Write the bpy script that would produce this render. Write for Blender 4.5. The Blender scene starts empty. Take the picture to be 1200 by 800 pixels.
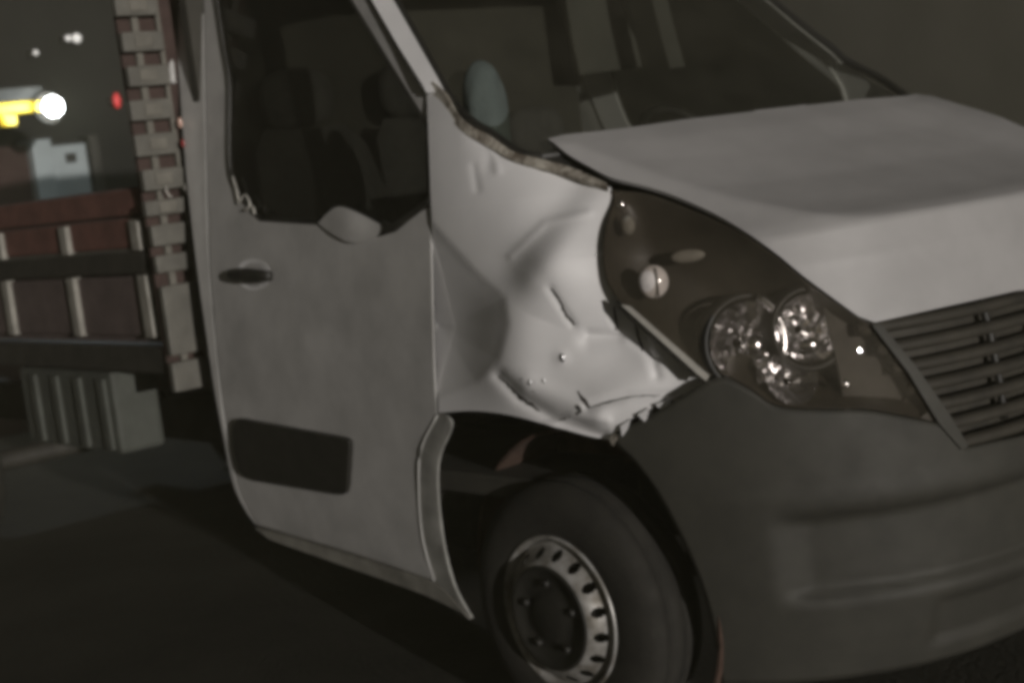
import bpy, bmesh, math, random
import numpy as np
from mathutils import Vector, Matrix
from mathutils.geometry import delaunay_2d_cdt

random.seed(7)
RNG = np.random.default_rng(11)
scene = bpy.context.scene
COL = scene.collection

# ------------------------------------------------------------------ camera
CAM_O = np.array([3.47815, 2.93983, 1.53086])
YAW, PITCH, ROLL, FPX = 4.008436, -0.119901, -0.122203, 1800.0

def cam_axes():
    f = np.array([math.cos(YAW) * math.cos(PITCH), math.sin(YAW) * math.cos(PITCH), math.sin(PITCH)])
    r = np.cross(f, [0, 0, 1.0]); r /= np.linalg.norm(r)
    u = np.cross(r, f)
    c, s = math.cos(ROLL), math.sin(ROLL)
    return r * c + u * s, -r * s + u * c, f

CR, CU, CF = cam_axes()
cd = bpy.data.cameras.new('camera')
cam = bpy.data.objects.new('camera', cd)
COL.objects.link(cam)
cd.sensor_width = 36.0
cd.lens = FPX / 1200.0 * 36.0
cd.clip_start = 0.05
cd.clip_end = 2000
cd.dof.use_dof = True; cd.dof.focus_distance = 2.8; cd.dof.aperture_fstop = 4.0
M = Matrix([[CR[0], CU[0], -CF[0], CAM_O[0]], [CR[1], CU[1], -CF[1], CAM_O[1]], [CR[2], CU[2], -CF[2], CAM_O[2]], [0, 0, 0, 1]])
cam.matrix_world = M
scene.camera = cam

# ------------------------------------------------------------------ world, key light, exposure
SUN_AZ, SUN_EL = math.radians(15), math.radians(5)      # azimuth from +Y (the van's nose) towards +X
w = bpy.data.worlds.new('World'); scene.world = w; w.use_nodes = True
nt = w.node_tree; bg = nt.nodes['Background']
sky = nt.nodes.new('ShaderNodeTexSky'); sky.sky_type = 'NISHITA'; sky.sun_disc = False
sky.sun_elevation = SUN_EL; sky.sun_rotation = SUN_AZ
hs = nt.nodes.new('ShaderNodeHueSaturation'); hs.inputs['Saturation'].default_value = 0.12
tint = nt.nodes.new('ShaderNodeMix'); tint.data_type = 'RGBA'; tint.blend_type = 'MULTIPLY'
tint.inputs[0].default_value = 1.0; tint.inputs[7].default_value = (1.0, 0.94, 0.84, 1)   # warm glow of town light in the night sky
nt.links.new(sky.outputs[0], hs.inputs['Color']); nt.links.new(hs.outputs[0], tint.inputs[6])
nt.links.new(tint.outputs[2], bg.inputs['Color'])
bg.inputs['Strength'].default_value = 0.010
sl = bpy.data.lights.new('sun', 'SUN'); sl.energy = 2.6; sl.angle = math.radians(0.6); sl.color = (1.0, 0.95, 0.9)
so = bpy.data.objects.new('sun', sl); COL.objects.link(so)
sd = Vector((math.sin(SUN_AZ) * math.cos(SUN_EL), math.cos(SUN_AZ) * math.cos(SUN_EL), math.sin(SUN_EL)))
so.rotation_euler = sd.to_track_quat('Z', 'Y').to_euler(); so.location = sd * 30
scene.view_settings.view_transform = 'Standard'; scene.view_settings.look = 'None'
scene.view_settings.exposure = 0.0; scene.view_settings.gamma = 1.0
HAZE = 0.0065                                             # air density per metre
scene.cycles.filter_width = 4.2
scene.cycles.max_bounces = 8; scene.cycles.transparent_max_bounces = 16
scene.cycles.use_denoising = True

# ------------------------------------------------------------------ geometry of the van body
Y0 = -0.2; NP = 2.6
PZ = [0.0, .30, .45, .62, .80, 1.0, 1.15, 1.30, 1.42, 1.50, 1.75, 2.0, 2.25, 2.5]
PX = [.93, .945, .958, .975, .985, .988, .984, .972, .955, .935, .875, .825, .775, .72]
FZ = [.15, .30, .45, .65, .85, 1.0, 1.08, 1.20, 1.265, 1.285, 1.32, 1.38, 1.46, 1.52, 1.56, 1.60, 1.66, 1.72, 2.5]
FY = [.84, .90, .95, .965, .955, .935, .915, .885, .855, .815, .715, .55, .365, .24, .145, .06, -.03, -.07, -.08]

def prof(z): return np.interp(z, PZ, PX)
def frontz(z): return np.interp(z, FZ, FY)

def F(p):
    x, y, z = p[..., 0], p[..., 1], p[..., 2]
    a = prof(z); b = np.maximum(frontz(z) - Y0, .1)
    return (np.abs(x) / a) ** NP + (np.maximum(y - Y0, 0) / b) ** NP

def rays(uv):
    uv = np.asarray(uv, float)
    return CF + np.outer((uv[:, 0] - 600) / FPX, CR) - np.outer((uv[:, 1] - 400) / FPX, CU)

def hit(uv):
    """points of the van body seen in these directions"""
    d = rays(uv); n = len(d)
    t0 = np.full(n, 1.5); found = np.zeros(n, bool); lo = t0.copy(); hi = np.full(n, 8.0)
    prev = t0.copy(); best = np.full(n, 1e9); bt = t0.copy()
    for k in range(1, 460):
        t = np.full(n, 1.5 + k * .012)
        val = F(CAM_O + d * t[:, None])
        new = (val < 1) & ~found
        lo[new] = prev[new]; hi[new] = t[new]; found |= new
        imp = val < best; best[imp] = val[imp]; bt[imp] = t[imp]
        prev = t
    for _ in range(22):
        mid = (lo + hi) / 2
        ins = F(CAM_O + d * mid[:, None]) < 1
        hi = np.where(ins, mid, hi); lo = np.where(ins, lo, mid)
    hi = np.where(found, hi, bt)
    return CAM_O + d * hi[:, None]

def on(u, v, axis, val):
    d = rays([(u, v)])[0]
    return CAM_O + d * ((val - CAM_O[axis]) / d[axis])

def yfront(x, z):
    a = prof(z); b = np.maximum(frontz(z) - Y0, .1)
    return Y0 + b * np.maximum(1 - (np.abs(x) / a) ** NP, 1e-4) ** (1 / NP)

def sstep(e0, e1, x): t = np.clip((x - e0) / (e1 - e0), 0, 1); return t * t * (3 - 2 * t)

def cr(pts, n, closed=False):
    """Catmull-Rom through the points, n samples per span"""
    p = np.asarray(pts, float); m = len(p); out = []
    spans = m if closed else m - 1
    for i in range(spans):
        p0 = p[(i - 1) % m] if (closed or i > 0) else 2 * p[0] - p[1]
        p1 = p[i]; p2 = p[(i + 1) % m]
        p3 = p[(i + 2) % m] if (closed or i + 2 < m) else 2 * p[-1] - p[-2]
        for k in range(n):
            t = k / n
            out.append(.5 * ((2 * p1) + (-p0 + p2) * t + (2 * p0 - 5 * p1 + 4 * p2 - p3) * t * t + (-p0 + 3 * p1 - 3 * p2 + p3) * t ** 3))
    if not closed: out.append(p[-1])
    return np.array(out)

def lin(pts, step):
    p = np.asarray(pts, float); out = []
    for a, b in zip(p[:-1], p[1:]):
        k = max(1, int(np.linalg.norm(b - a) / step))
        for i in range(k): out.append(a + (b - a) * i / k)
    out.append(p[-1])
    return np.array(out)

def inpoly(pts, poly):
    x, y = pts[:, 0], pts[:, 1]; r = np.zeros(len(pts), bool)
    for (x1, y1), (x2, y2) in zip(poly, np.roll(poly, -1, 0)):
        c = ((y1 > y) != (y2 > y)) & (x < (x2 - x1) * (y - y1) / (y2 - y1 + 1e-12) + x1)
        r ^= c
    return r

def cdt(outline, holes, step):
    """triangulate a 2D outline with evenly spread inner points"""
    outline = np.asarray(outline, float)
    loops = [outline] + [np.asarray(h, float) for h in holes]
    mn, mx = outline.min(0), outline.max(0)
    gx, gy = np.meshgrid(np.arange(mn[0], mx[0], step), np.arange(mn[1], mx[1], step * .87))
    gx = gx + (np.arange(gx.shape[0]) % 2)[:, None] * step * .5
    g = np.stack([gx.ravel(), gy.ravel()], 1)
    ok = inpoly(g, outline)
    for h in loops[1:]: ok &= ~inpoly(g, h)
    for L in loops:
        S = np.roll(L, -1, 0)
        for a, b in zip(L, S):
            ab = b - a; t = np.clip(((g - a) @ ab) / (ab @ ab + 1e-12), 0, 1)
            ok &= np.linalg.norm(g - a - t[:, None] * ab, axis=1) > step * .45
    g = g[ok]
    vs = []; es = []
    for L in loops:
        k = len(vs); n = len(L); vs += [Vector(q) for q in L]; es += [(k + i, k + (i + 1) % n) for i in range(n)]
    vs += [Vector(q) for q in g]
    V, E_, T = delaunay_2d_cdt(vs, es, [], 0, 1e-5)[:3]
    V = np.array([tuple(q) for q in V]); T = [t for t in T]
    cen = np.array([V[list(t)].mean(0) for t in T])
    keep = inpoly(cen, outline)
    for h in loops[1:]: keep &= ~inpoly(cen, h)
    return V, [t for t, k in zip(T, keep) if k]

# ------------------------------------------------------------------ materials
def mat(name, color, rough=.5, metal=0, coat=0, noise=.0, nscale=8, bump=0, bscale=60, spec=.5, emit=None, es=0, dirt=None):
    m = bpy.data.materials.new(name); m.use_nodes = True
    t = m.node_tree; b = t.nodes['Principled BSDF']
    b.inputs['Base Color'].default_value = (*color, 1); b.inputs['Roughness'].default_value = rough
    b.inputs['Metallic'].default_value = metal; b.inputs['Coat Weight'].default_value = coat
    b.inputs['Coat Roughness'].default_value = .08; b.inputs['Specular IOR Level'].default_value = spec
    tc = t.nodes.new('ShaderNodeTexCoord')
    if noise or dirt:
        n = t.nodes.new('ShaderNodeTexNoise'); n.inputs['Scale'].default_value = nscale; n.inputs['Detail'].default_value = 6
        n.inputs['Roughness'].default_value = .62
        t.links.new(tc.outputs['Object'], n.inputs['Vector'])
        r = t.nodes.new('ShaderNodeValToRGB')
        c2 = dirt or tuple(c * (1 - noise) for c in color)
        r.color_ramp.elements[0].position = .36; r.color_ramp.elements[1].position = .62
        r.color_ramp.elements[0].color = (*c2, 1)
        r.color_ramp.elements[1].color = (*[min(1, c * (1 + noise * .3)) for c in color], 1)
        t.links.new(n.outputs[0], r.inputs[0]); t.links.new(r.outputs[0], b.inputs['Base Color'])
        mr = t.nodes.new('ShaderNodeMapRange'); mr.inputs[3].default_value = min(1, rough + .12); mr.inputs[4].default_value = max(.02, rough - .08)
        t.links.new(n.outputs[0], mr.inputs[0]); t.links.new(mr.outputs[0], b.inputs['Roughness'])
    if bump:
        n2 = t.nodes.new('ShaderNodeTexNoise'); n2.inputs['Scale'].default_value = bscale; n2.inputs['Detail'].default_value = 5
        t.links.new(tc.outputs['Object'], n2.inputs['Vector'])
        bp = t.nodes.new('ShaderNodeBump'); bp.inputs['Strength'].default_value = bump; bp.inputs['Distance'].default_value = .02
        t.links.new(n2.outputs[0], bp.inputs['Height']); t.links.new(bp.outputs[0], b.inputs['Normal'])
    if emit:
        b.inputs['Emission Color'].default_value = (*emit, 1); b.inputs['Emission Strength'].default_value = es
    return m

def glass_mat(name, color, rough=.02, ior=1.45, veil=0, dcol=(.45, .42, .33)):
    m = bpy.data.materials.new(name); m.use_nodes = True
    t = m.node_tree; t.nodes.clear()
    o = t.nodes.new('ShaderNodeOutputMaterial'); tr = t.nodes.new('ShaderNodeBsdfTransparent'); gl = t.nodes.new('ShaderNodeBsdfGlossy')
    lw = t.nodes.new('ShaderNodeLayerWeight'); pw = t.nodes.new('ShaderNodeMath'); pw.operation = 'POWER'; pw.inputs[1].default_value = 5
    fr = t.nodes.new('ShaderNodeMath'); fr.operation = 'MULTIPLY_ADD'; fr.inputs[1].default_value = .92; fr.inputs[2].default_value = .04
    lw.inputs[0].default_value = .5; t.links.new(lw.outputs['Facing'], pw.inputs[0]); t.links.new(pw.outputs[0], fr.inputs[0]); mx = t.nodes.new('ShaderNodeMixShader')
    tr.inputs[0].default_value = (*color, 1); gl.inputs['Roughness'].default_value = rough
    t.links.new(fr.outputs[0], mx.inputs[0]); t.links.new(tr.outputs[0], mx.inputs[1]); t.links.new(gl.outputs[0], mx.inputs[2])
    t.links.new(mx.outputs[0], o.inputs[0])
    if veil:                                             # patchy diffuse veil added to lift the dark glass
        df = t.nodes.new('ShaderNodeBsdfDiffuse'); df.inputs[0].default_value = (*dcol, 1); m2 = t.nodes.new('ShaderNodeMixShader')
        tc = t.nodes.new('ShaderNodeTexCoord'); n = t.nodes.new('ShaderNodeTexNoise'); n.inputs['Scale'].default_value = 5; n.inputs['Detail'].default_value = 5
        mr = t.nodes.new('ShaderNodeMapRange'); mr.inputs[1].default_value = .3; mr.inputs[2].default_value = .7; mr.inputs[3].default_value = veil * .5; mr.inputs[4].default_value = veil * 1.5
        t.links.new(tc.outputs['Object'], n.inputs['Vector']); t.links.new(n.outputs[0], mr.inputs[0]); t.links.new(mr.outputs[0], m2.inputs[0])
        t.links.new(mx.outputs[0], m2.inputs[1]); t.links.new(df.outputs[0], m2.inputs[2]); t.links.new(m2.outputs[0], o.inputs[0])
    return m

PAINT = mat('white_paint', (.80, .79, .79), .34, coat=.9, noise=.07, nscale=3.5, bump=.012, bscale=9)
DOORP = mat('shaded_dusty_door_paint', (.49, .48, .465), .42, coat=.4, noise=.20, nscale=4, bump=.012, bscale=9)  # white paint toned down for the shaded door, plus random dirt
HOODP = mat('shaded_hood_paint', (.41, .40, .395), .5, noise=.10, nscale=4, bump=.01, bscale=8)  # same white paint, darkened to stand for weaker light on the hood
PAINT_OLD = mat('grimy_white_paint', (.60, .59, .57), .45, coat=.15, noise=.14, nscale=6, bump=.02, bscale=12)
GRIMY = mat('road_grimed_paint', (.26, .25, .22), .6, noise=.4, nscale=9)
LIP_PAINT = mat('grey_lip_paint', (.36, .355, .33), .5, noise=.3, nscale=9)  # arch lip paint, greyer than the white panels, mottled
PRIMER = mat('exposed_primer', (.045, .04, .035), .8, noise=.4, nscale=40)
RUSTY = mat('dirty_seam', (.46, .43, .37), .8, dirt=(.10, .08, .06), nscale=22, bump=.3, bscale=60)
PLASTIC = mat('grey_bumper_plastic', (.044, .042, .034), .65, noise=.22, nscale=7, bump=.06, bscale=220)
BLACK = mat('black_plastic', (.022, .021, .018), .5, noise=.3, nscale=12, bump=.05, bscale=150)
RUBBER = mat('tyre_rubber', (.024, .022, .018), .85, noise=.3, nscale=14, bump=.12, bscale=90)
STEEL = mat('silver_wheel_paint', (.52, .51, .49), .38, metal=.35, dirt=(.20, .18, .15), nscale=14)
CHROME = mat('reflector_chrome', (.95, .94, .96), .15, metal=1)
CHROME_RING = mat('ring_chrome', (.85, .84, .86), .24, metal=1)
CHROME_R = mat('brushed_trim', (.55, .53, .48), .35, metal=.1, noise=.15, nscale=20)
LAMPBLACK = mat('lamp_housing_brown', (.034, .029, .022), .45, noise=.25, nscale=18)
GRILLEP = mat('dull_grille_plastic', (.042, .037, .028), .7, noise=.4, nscale=9)
LENSWHITE = mat('frosted_bulb_glass', (.72, .68, .66), .18, coat=.6, noise=.2, nscale=30)
LENS = glass_mat('clear_lamp_lens', (.90, .87, .84), .015, veil=.05, dcol=(.48, .42, .32))
GLASS = glass_mat('window_glass', (.27, .275, .255), .02, veil=.015)
WSCREEN = glass_mat('windscreen_glass', (.66, .67, .63), .02, veil=.03)
INNER = mat('cab_trim_dark', (.045, .042, .034), .8, noise=.2, nscale=6)
SEATF = mat('seat_cloth', (.075, .072, .068), .95, noise=.25, nscale=30, bump=.2, bscale=200)
PALETRIM = mat('pale_pillar_trim', (.085, .083, .072), .8, noise=.1, nscale=10)
LINER = mat('wheel_arch_liner', (.085, .05, .036), .9, noise=.4, nscale=9, bump=.4, bscale=40)
ASPHALT = mat('asphalt', (.045, .042, .034), .88, noise=.45, nscale=.9, bump=.5, bscale=45)
BACKB = mat('headboard_back', (.060, .036, .030), .8, noise=.3, nscale=9)
BOARD = mat('red_brown_board', (.16, .072, .058), .75, noise=.35, nscale=7, bump=.15, bscale=60)
BOARD_LOW = mat('dusty_board', (.115, .085, .080), .8, noise=.25, nscale=7, bump=.15, bscale=60)
PALE = mat('pale_galvanised', (.14, .134, .115), .6, noise=.22, nscale=12)
PLATE = mat('dull_bolt_plate', (.17, .16, .135), .7, noise=.2, nscale=20)
POST = mat('pale_post_paint', (.30, .285, .25), .6, noise=.25, nscale=16)
DARKMETAL = mat('dark_chassis', (.035, .032, .026), .7, noise=.35, nscale=10)
BOXPL = mat('grey_green_box', (.075, .08, .068), .7, noise=.2, nscale=9, bump=.05, bscale=80)
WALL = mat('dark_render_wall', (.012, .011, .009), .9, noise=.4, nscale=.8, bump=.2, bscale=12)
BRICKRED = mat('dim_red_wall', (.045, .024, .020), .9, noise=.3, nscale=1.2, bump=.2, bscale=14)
PALEPANEL = mat('pale_door_paint', (.30, .335, .34), .5, noise=.12, nscale=3)
YELLOW = mat('backlit_yellow_fascia', (.75, .55, .03), .5, emit=(1.0, .72, .05), es=.95)
LAMPGLOW = mat('floodlight_glow', (1, 1, 1), .4, emit=(.93, .97, 1.0), es=30)
SMALLGLOW = mat('distant_lamp_glow', (.8, .8, .8), .4, emit=(1, .95, .85), es=.38)
REDGLOW = mat('red_lamp_glow', (.5, .03, .03), .4, emit=(1, .10, .10), es=.35)
RAG = mat('pale_cloth', (.085, .105, .097), .95, noise=.12, nscale=9, bump=.3, bscale=30)
REDREF = mat('red_reflector', (.30, .03, .03), .15, coat=1)
AMBER = mat('orange_marker', (.65, .42, .34), .15, coat=1)

# ------------------------------------------------------------------ object helpers
def link(name, verts, faces, m, parent=None, smooth=True, thick=0):
    me = bpy.data.meshes.new(name)
    me.from_pydata([tuple(map(float, v)) for v in verts], [], [tuple(int(i) for i in f) for f in faces])
    me.validate(); me.update()
    if m: me.materials.append(m)
    bm = bmesh.new(); bm.from_mesh(me); bmesh.ops.recalc_face_normals(bm, faces=bm.faces[:]); bm.to_mesh(me); bm.free()
    me.polygons.foreach_set('use_smooth', [smooth] * len(me.polygons))
    o = bpy.data.objects.new(name, me); COL.objects.link(o)
    if parent: o.parent = parent
    if thick:
        s = o.modifiers.new('thickness', 'SOLIDIFY'); s.thickness = thick; s.offset = 0
        e = o.modifiers.new('edges', 'EDGE_SPLIT'); e.split_angle = math.radians(48)
    return o

def thing(name, label, cat, loc=(0, 0, 0), group=None):
    o = bpy.data.objects.new(name, None); COL.objects.link(o); o.location = loc
    o['label'] = label; o['category'] = cat; o.empty_display_size = .2
    if group: o['group'] = group
    return o

def sheet(name, outline, m, parent, holes=(), step=8, dd=None, thick=.012, push=0.0, out_dd=None):
    """a panel of the body: the outline is carried onto the body surface"""
    V, T = cdt(outline, holes, step)
    P = hit(V)
    off = np.full(len(V), push)
    if dd is not None: off = off + dd(V)
    d = rays(V); d /= np.linalg.norm(d, axis=1)[:, None]
    P = P + d * off[:, None]
    return link(name, P, T, m, parent, True, thick)

def mirrored(o, name=None, m=None):
    me = o.data.copy()
    for v in me.vertices: v.co.x = -v.co.x
    me.flip_normals()
    c = bpy.data.objects.new(name or o.name.split('.')[0], me); COL.objects.link(c); c.parent = o.parent
    for md in o.modifiers:
        if md.type == 'SOLIDIFY':
            s = c.modifiers.new('thickness', 'SOLIDIFY'); s.thickness = md.thickness; s.offset = md.offset
            e = c.modifiers.new('edges', 'EDGE_SPLIT'); e.split_angle = math.radians(48)
    return c

def box(name, lo, hi, m, parent=None, bev=.006, smooth=False):
    bm = bmesh.new(); bmesh.ops.create_cube(bm, size=1)
    lo = Vector(lo); hi = Vector(hi)
    for v in bm.verts: v.co = Vector(((lo[i] + hi[i]) / 2 + v.co[i] * (hi[i] - lo[i])) for i in range(3))
    if bev: bmesh.ops.bevel(bm, geom=bm.edges[:], offset=bev, segments=2, affect='EDGES', profile=.6)
    me = bpy.data.meshes.new(name); bm.to_mesh(me); bm.free(); me.materials.append(m)
    o = bpy.data.objects.new(name, me); COL.objects.link(o)
    if parent: o.parent = parent
    return o

def prism(name, poly3, ext, m, parent=None, bev=.0):
    """solid from a planar polygon of 3D points extruded by the vector ext"""
    n = len(poly3); e = np.asarray(ext, float)
    v = [np.asarray(p, float) for p in poly3]; v += [p + e for p in v[:n]]
    f = [list(range(n)), list(range(2 * n - 1, n - 1, -1))] + [[i, (i + 1) % n, n + (i + 1) % n, n + i] for i in range(n)]
    o = link(name, v, f, m, parent, False)
    if bev:
        b = o.modifiers.new('bevel', 'BEVEL'); b.width = bev; b.segments = 2; b.limit_method = 'ANGLE'
    return o

def tube(name, pts, r, m, parent=None, n=8, flat=1.0):
    pts = np.asarray(pts, float); V = []; Fc = []
    for i, p in enumerate(pts):
        t = pts[min(i + 1, len(pts) - 1)] - pts[max(i - 1, 0)]; t /= np.linalg.norm(t) + 1e-9
        a = np.cross(t, [0, 0, 1.0]) if abs(t[2]) < .9 else np.cross(t, [0, 1.0, 0]); a /= np.linalg.norm(a); b = np.cross(t, a)
        ri = r[i] if hasattr(r, '__len__') else r
        for k in range(n):
            q = 2 * math.pi * k / n; V.append(p + a * math.cos(q) * ri * flat + b * math.sin(q) * ri)
    for i in range(len(pts) - 1):
        for k in range(n): Fc.append([i * n + k, i * n + (k + 1) % n, (i + 1) * n + (k + 1) % n, (i + 1) * n + k])
    Fc += [list(range(n)), [(len(pts) - 1) * n + k for k in range(n - 1, -1, -1)]]
    return link(name, V, Fc, m, parent, True)

def lathe(name, profile, m, parent=None, n=64, center=(0, 0, 0), rot=None, skip=None):
    """profile of (axial, radius); axis is +X before rot"""
    V = []; Fc = []; k = len(profile); c = np.asarray(center, float)
    for j in range(n):
        a = 2 * math.pi * j / n
        for (x, r) in profile:
            p = np.array([x, r * math.cos(a), r * math.sin(a)])
            if rot is not None: p = rot @ p
            V.append(p + c)
    for j in range(n):
        for i in range(k - 1):
            if skip and skip(j, i): continue
            Fc.append([j * k + i, j * k + i + 1, ((j + 1) % n) * k + i + 1, ((j + 1) % n) * k + i])
    return link(name, V, Fc, m, parent, True)

def bumps(items):
    """depth offsets (m, + is inwards) along polylines: (points, width px, depth)"""
    def fn(V):
        tot = np.zeros(len(V))
        for pts, wd, amp in items:
            pts = np.asarray(pts, float); best = np.full(len(V), 1e9)
            if len(pts) == 1: best = np.linalg.norm(V - pts[0], axis=1)
            for a, b in zip(pts[:-1], pts[1:]):
                ab = b - a; t = np.clip(((V - a) @ ab) / (ab @ ab), 0, 1)
                best = np.minimum(best, np.linalg.norm(V - a - t[:, None] * ab, axis=1))
            tot += amp * np.exp(-(best / wd) ** 2)
        return tot
    return fn

# ------------------------------------------------------------------ ground
def build_ground():
    n = 60; xs = np.linspace(-1, 1, n); V = []; Fc = []
    for j in xs:
        for i in xs:
            x = math.copysign(abs(i) ** 2.2, i) * 90; y = math.copysign(abs(j) ** 2.2, j) * 90
            V.append((x, y, 0))
    for j in range(n - 1):
        for i in range(n - 1): Fc.append([j * n + i, j * n + i + 1, (j + 1) * n + i + 1, (j + 1) * n + i])
    o = link('ground', V, Fc, ASPHALT, None, True); o['kind'] = 'structure'
build_ground()

# ------------------------------------------------------------------ the van
van = thing('damaged_van', 'dirty white flatbed van with crumpled front fender, broken mirror and dark headlight', 'van', (0, 0, 0))

# hood ---------------------------------------------------------------
HOOD_SIDE = [(642, 170), (664, 187), (690, 201), (716, 213), (760, 225), (800, 239), (850, 261), (900, 291), (940, 323), (975, 349), (1005, 371)]
HOOD_BOT = [(1024, 378), (1060, 370), (1100, 361), (1150, 350), (1190, 341)]
HOOD_REAR = [(960, 123), (900, 131), (800, 143), (720, 156), (660, 166)]
def build_hood():
    side = hit(cr(HOOD_SIDE, 3)); bot = hit(lin(HOOD_BOT, 20)); rear = hit(lin(HOOD_REAR, 15))
    S = 2.2                                             # domain (x, z*S)
    bx = [(p[0], p[2]) for p in bot if p[0] > .03]; zb0 = bx[-1][1] - .004
    rx = [(p[0], p[2]) for p in rear if p[0] > .03]; zr0 = rx[0][1] + .002
    half = [(p[0], p[2]) for p in side] + bx
    xs = np.linspace(bx[-1][0], 0, 5)[1:-1]
    half += [(x, zb0) for x in xs]
    rhalf = [(x, zr0) for x in xs[::-1]] + rx
    right = half; rr = rhalf
    loop = right + [(0, zb0)] + [(-x, z) for x, z in right[::-1]] + [(-x, z) for x, z in rr[::-1]] + [(0, zr0)] + rr
    loop = np.array(loop) * [1, S]
    V, T = cdt(loop, [], .018)
    x = V[:, 0]; z = V[:, 1] / S
    y = yfront(x, z)
    P = np.stack([x, y, z], 1)
    # pressed ridge: the top flattens towards it, the lip below falls away steeply
    rp_ = hit(cr([(664, 177), (716, 196), (772, 215), (840, 237), (919, 255), (975, 263), (1030, 263), (1100, 254), (1195, 240)], 4))
    rp_ = rp_[rp_[:, 0] > 0]; rp_ = np.concatenate([rp_, [[0, yfront(np.array(0.), rp_[-1, 2]), rp_[-1, 2] - .002]]])
    A_ = P * [1, 1, 1]; A_[:, 0] = np.abs(A_[:, 0]); best = np.full(len(P), 9.)
    for a, b in zip(rp_[:-1], rp_[1:]):
        ab = b - a; t = np.clip(((A_ - a) @ ab) / (ab @ ab + 1e-9), 0, 1); best = np.minimum(best, np.linalg.norm(A_ - a - t[:, None] * ab, axis=1))
    o_ = np.argsort(rp_[:, 0]); zc = np.interp(A_[:, 0], rp_[o_, 0], rp_[o_, 2]); up = z > zc
    h = np.where(up, .020 * np.exp(-best / .11), .020 * np.exp(-(best / .055) ** 1.5))
    h *= np.clip((A_[:, 0] - .95) / -.1, 0, 1)
    P = P + np.stack([np.sign(x) * .2 * h, .45 * h, .85 * h], 1)
    P[:, 2] += .5 * sstep(.40, .88, -x) * np.clip(1.545 - z, 0, .16)            # the far corner has sprung up a little

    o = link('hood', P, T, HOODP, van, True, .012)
    return side
hood_side = build_hood()

# fender -------------------------------------------------------------
torn = [(828, 443), (819, 455), (811, 457), (801, 464), (796, 471), (786, 468), (774, 471), (766, 477), (763, 486), (752, 485), (741, 490), (735, 491), (729, 500), (724, 508), (714, 515)]
F_top = cr([(501, 104), (520, 122), (541, 150), (571, 168), (605, 187), (645, 199), (680, 208), (716, 221)], 5)
F_right = cr([(716, 221), (718, 236), (710, 262), (706, 296), (711, 330), (728, 357)], 5)
F_arch = cr([(714, 515), (690, 511), (650, 500), (605, 487), (560, 481), (515, 483)], 5)
F_left = cr([(515, 483), (512, 420), (510, 340), (506, 240), (503, 160), (501, 104)], 5)
FENDER = np.concatenate([F_top[:-1], F_right[:-1], lin([(728, 357), (828, 443)], 9)[:-1], np.array(torn)[:-1], F_arch[:-1], F_left[:-1]])
DENTS = [
    ([(704, 222), (665, 272), (625, 325)], 20, -.015),          # long fold from the lamp's tip
    ([(690, 215), (640, 268), (606, 314)], 34, .023),
    ([(745, 290), (745, 400), (810, 450)], 62, .060),
    ([(640, 320), (604, 360), (598, 425)], 42, -.048),
    ([(585, 172), (572, 196)], 9, .004),
    ([(500, 150), (515, 240)], 50, -.022),
    ([(586, 440), (612, 466), (650, 490), (706, 510)], 8, .018),   # crease above the arch lip
    ([(620, 452), (660, 468), (700, 486)], 14, -.014),
    ([(690, 476), (735, 464), (790, 462)], 6, .010),
    ([(712, 470), (760, 440)], 26, -.012),
    ([(742, 352), (722, 392), (690, 398)], 12, .012),
    ([(645, 338), (672, 380)], 5, .006),
    ([(556, 196), (560, 222)], 5, .004), ([(575, 165), (584, 200)], 5, -.004),
    ([(690, 390), (735, 396), (770, 420)], 5, .007), ([(752, 376), (770, 440)], 6, .008), ([(600, 300), (640, 262), (690, 250)], 5, -.004),
    ([(640, 500), (672, 486), (712, 492)], 5, -.006),
    ([(659, 419)], 9, -.006),
]
FACET = np.array([(500, 246), (560, 312), (597, 346), (602, 382), (590, 425), (562, 452), (500, 476)], float)
soft = bumps(DENTS)
def dent(V):
    """folds, plus the deep caved-in facet next to the door"""
    dist = np.full(len(V), 1e9)
    for a, b in zip(FACET[:-1], FACET[1:]):
        ab = b - a; t = np.clip(((V - a) @ ab) / (ab @ ab), 0, 1); dist = np.minimum(dist, np.linalg.norm(V - a - t[:, None] * ab, axis=1))
    k = np.where(inpoly(V, FACET), dist, 0) / 62
    return soft(V) + .046 * np.sqrt(k * k + .012) * (1 - np.exp(-(k / .12) ** 2))
fender = sheet('fender', FENDER, PAINT, van, step=2.3, dd=dent, thick=.006)
LFENDER = np.concatenate([F_top[:-1], F_right[:-1], lin([(728, 357), (828, 443)], 12)[:-1], np.array([(828, 443)]), lin([(800, 470), (714, 515)], 12)[:-1], F_arch[:-1], F_left[:-1]])
tmp = sheet('fender', LFENDER, PAINT, van, step=14, thick=.006)
mirrored(tmp, 'fender'); bpy.data.objects.remove(tmp)

def crack(pts, wd, name='crack', m=PRIMER, parent=fender, lift=-.0045):
    """a split in the sheet metal: a thin ragged strip lying on the dented panel"""
    pts = lin(pts, 4); n = len(pts); L = []; R = []
    for i, p in enumerate(pts):
        t = pts[min(i + 1, n - 1)] - pts[max(i - 1, 0)]; t /= np.linalg.norm(t); q = np.array([-t[1], t[0]])
        k = wd * (math.sin(math.pi * (i + .4) / n) ** .6) * random.uniform(.55, 1.2)
        j = q * random.uniform(-1, 1) * wd * .5
        L.append(p + q * k + j); R.append(p - q * k + j)
    A = np.array(L + R); P = hit(A); d = rays(A); d /= np.linalg.norm(d, axis=1)[:, None]
    P = P + d * (dent(A) + lift)[:, None]
    return link(name, P, [[i, i + 1, n + i + 1, n + i] for i in range(n - 1)], m, parent, False, .0015)
crack([(645, 338), (655, 350), (662, 366), (673, 381)], 1.9)
crack([(720, 358), (721, 372), (722, 387)], 1.6)
crack([(744, 380), (748, 394), (753, 411)], 1.3)
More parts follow.
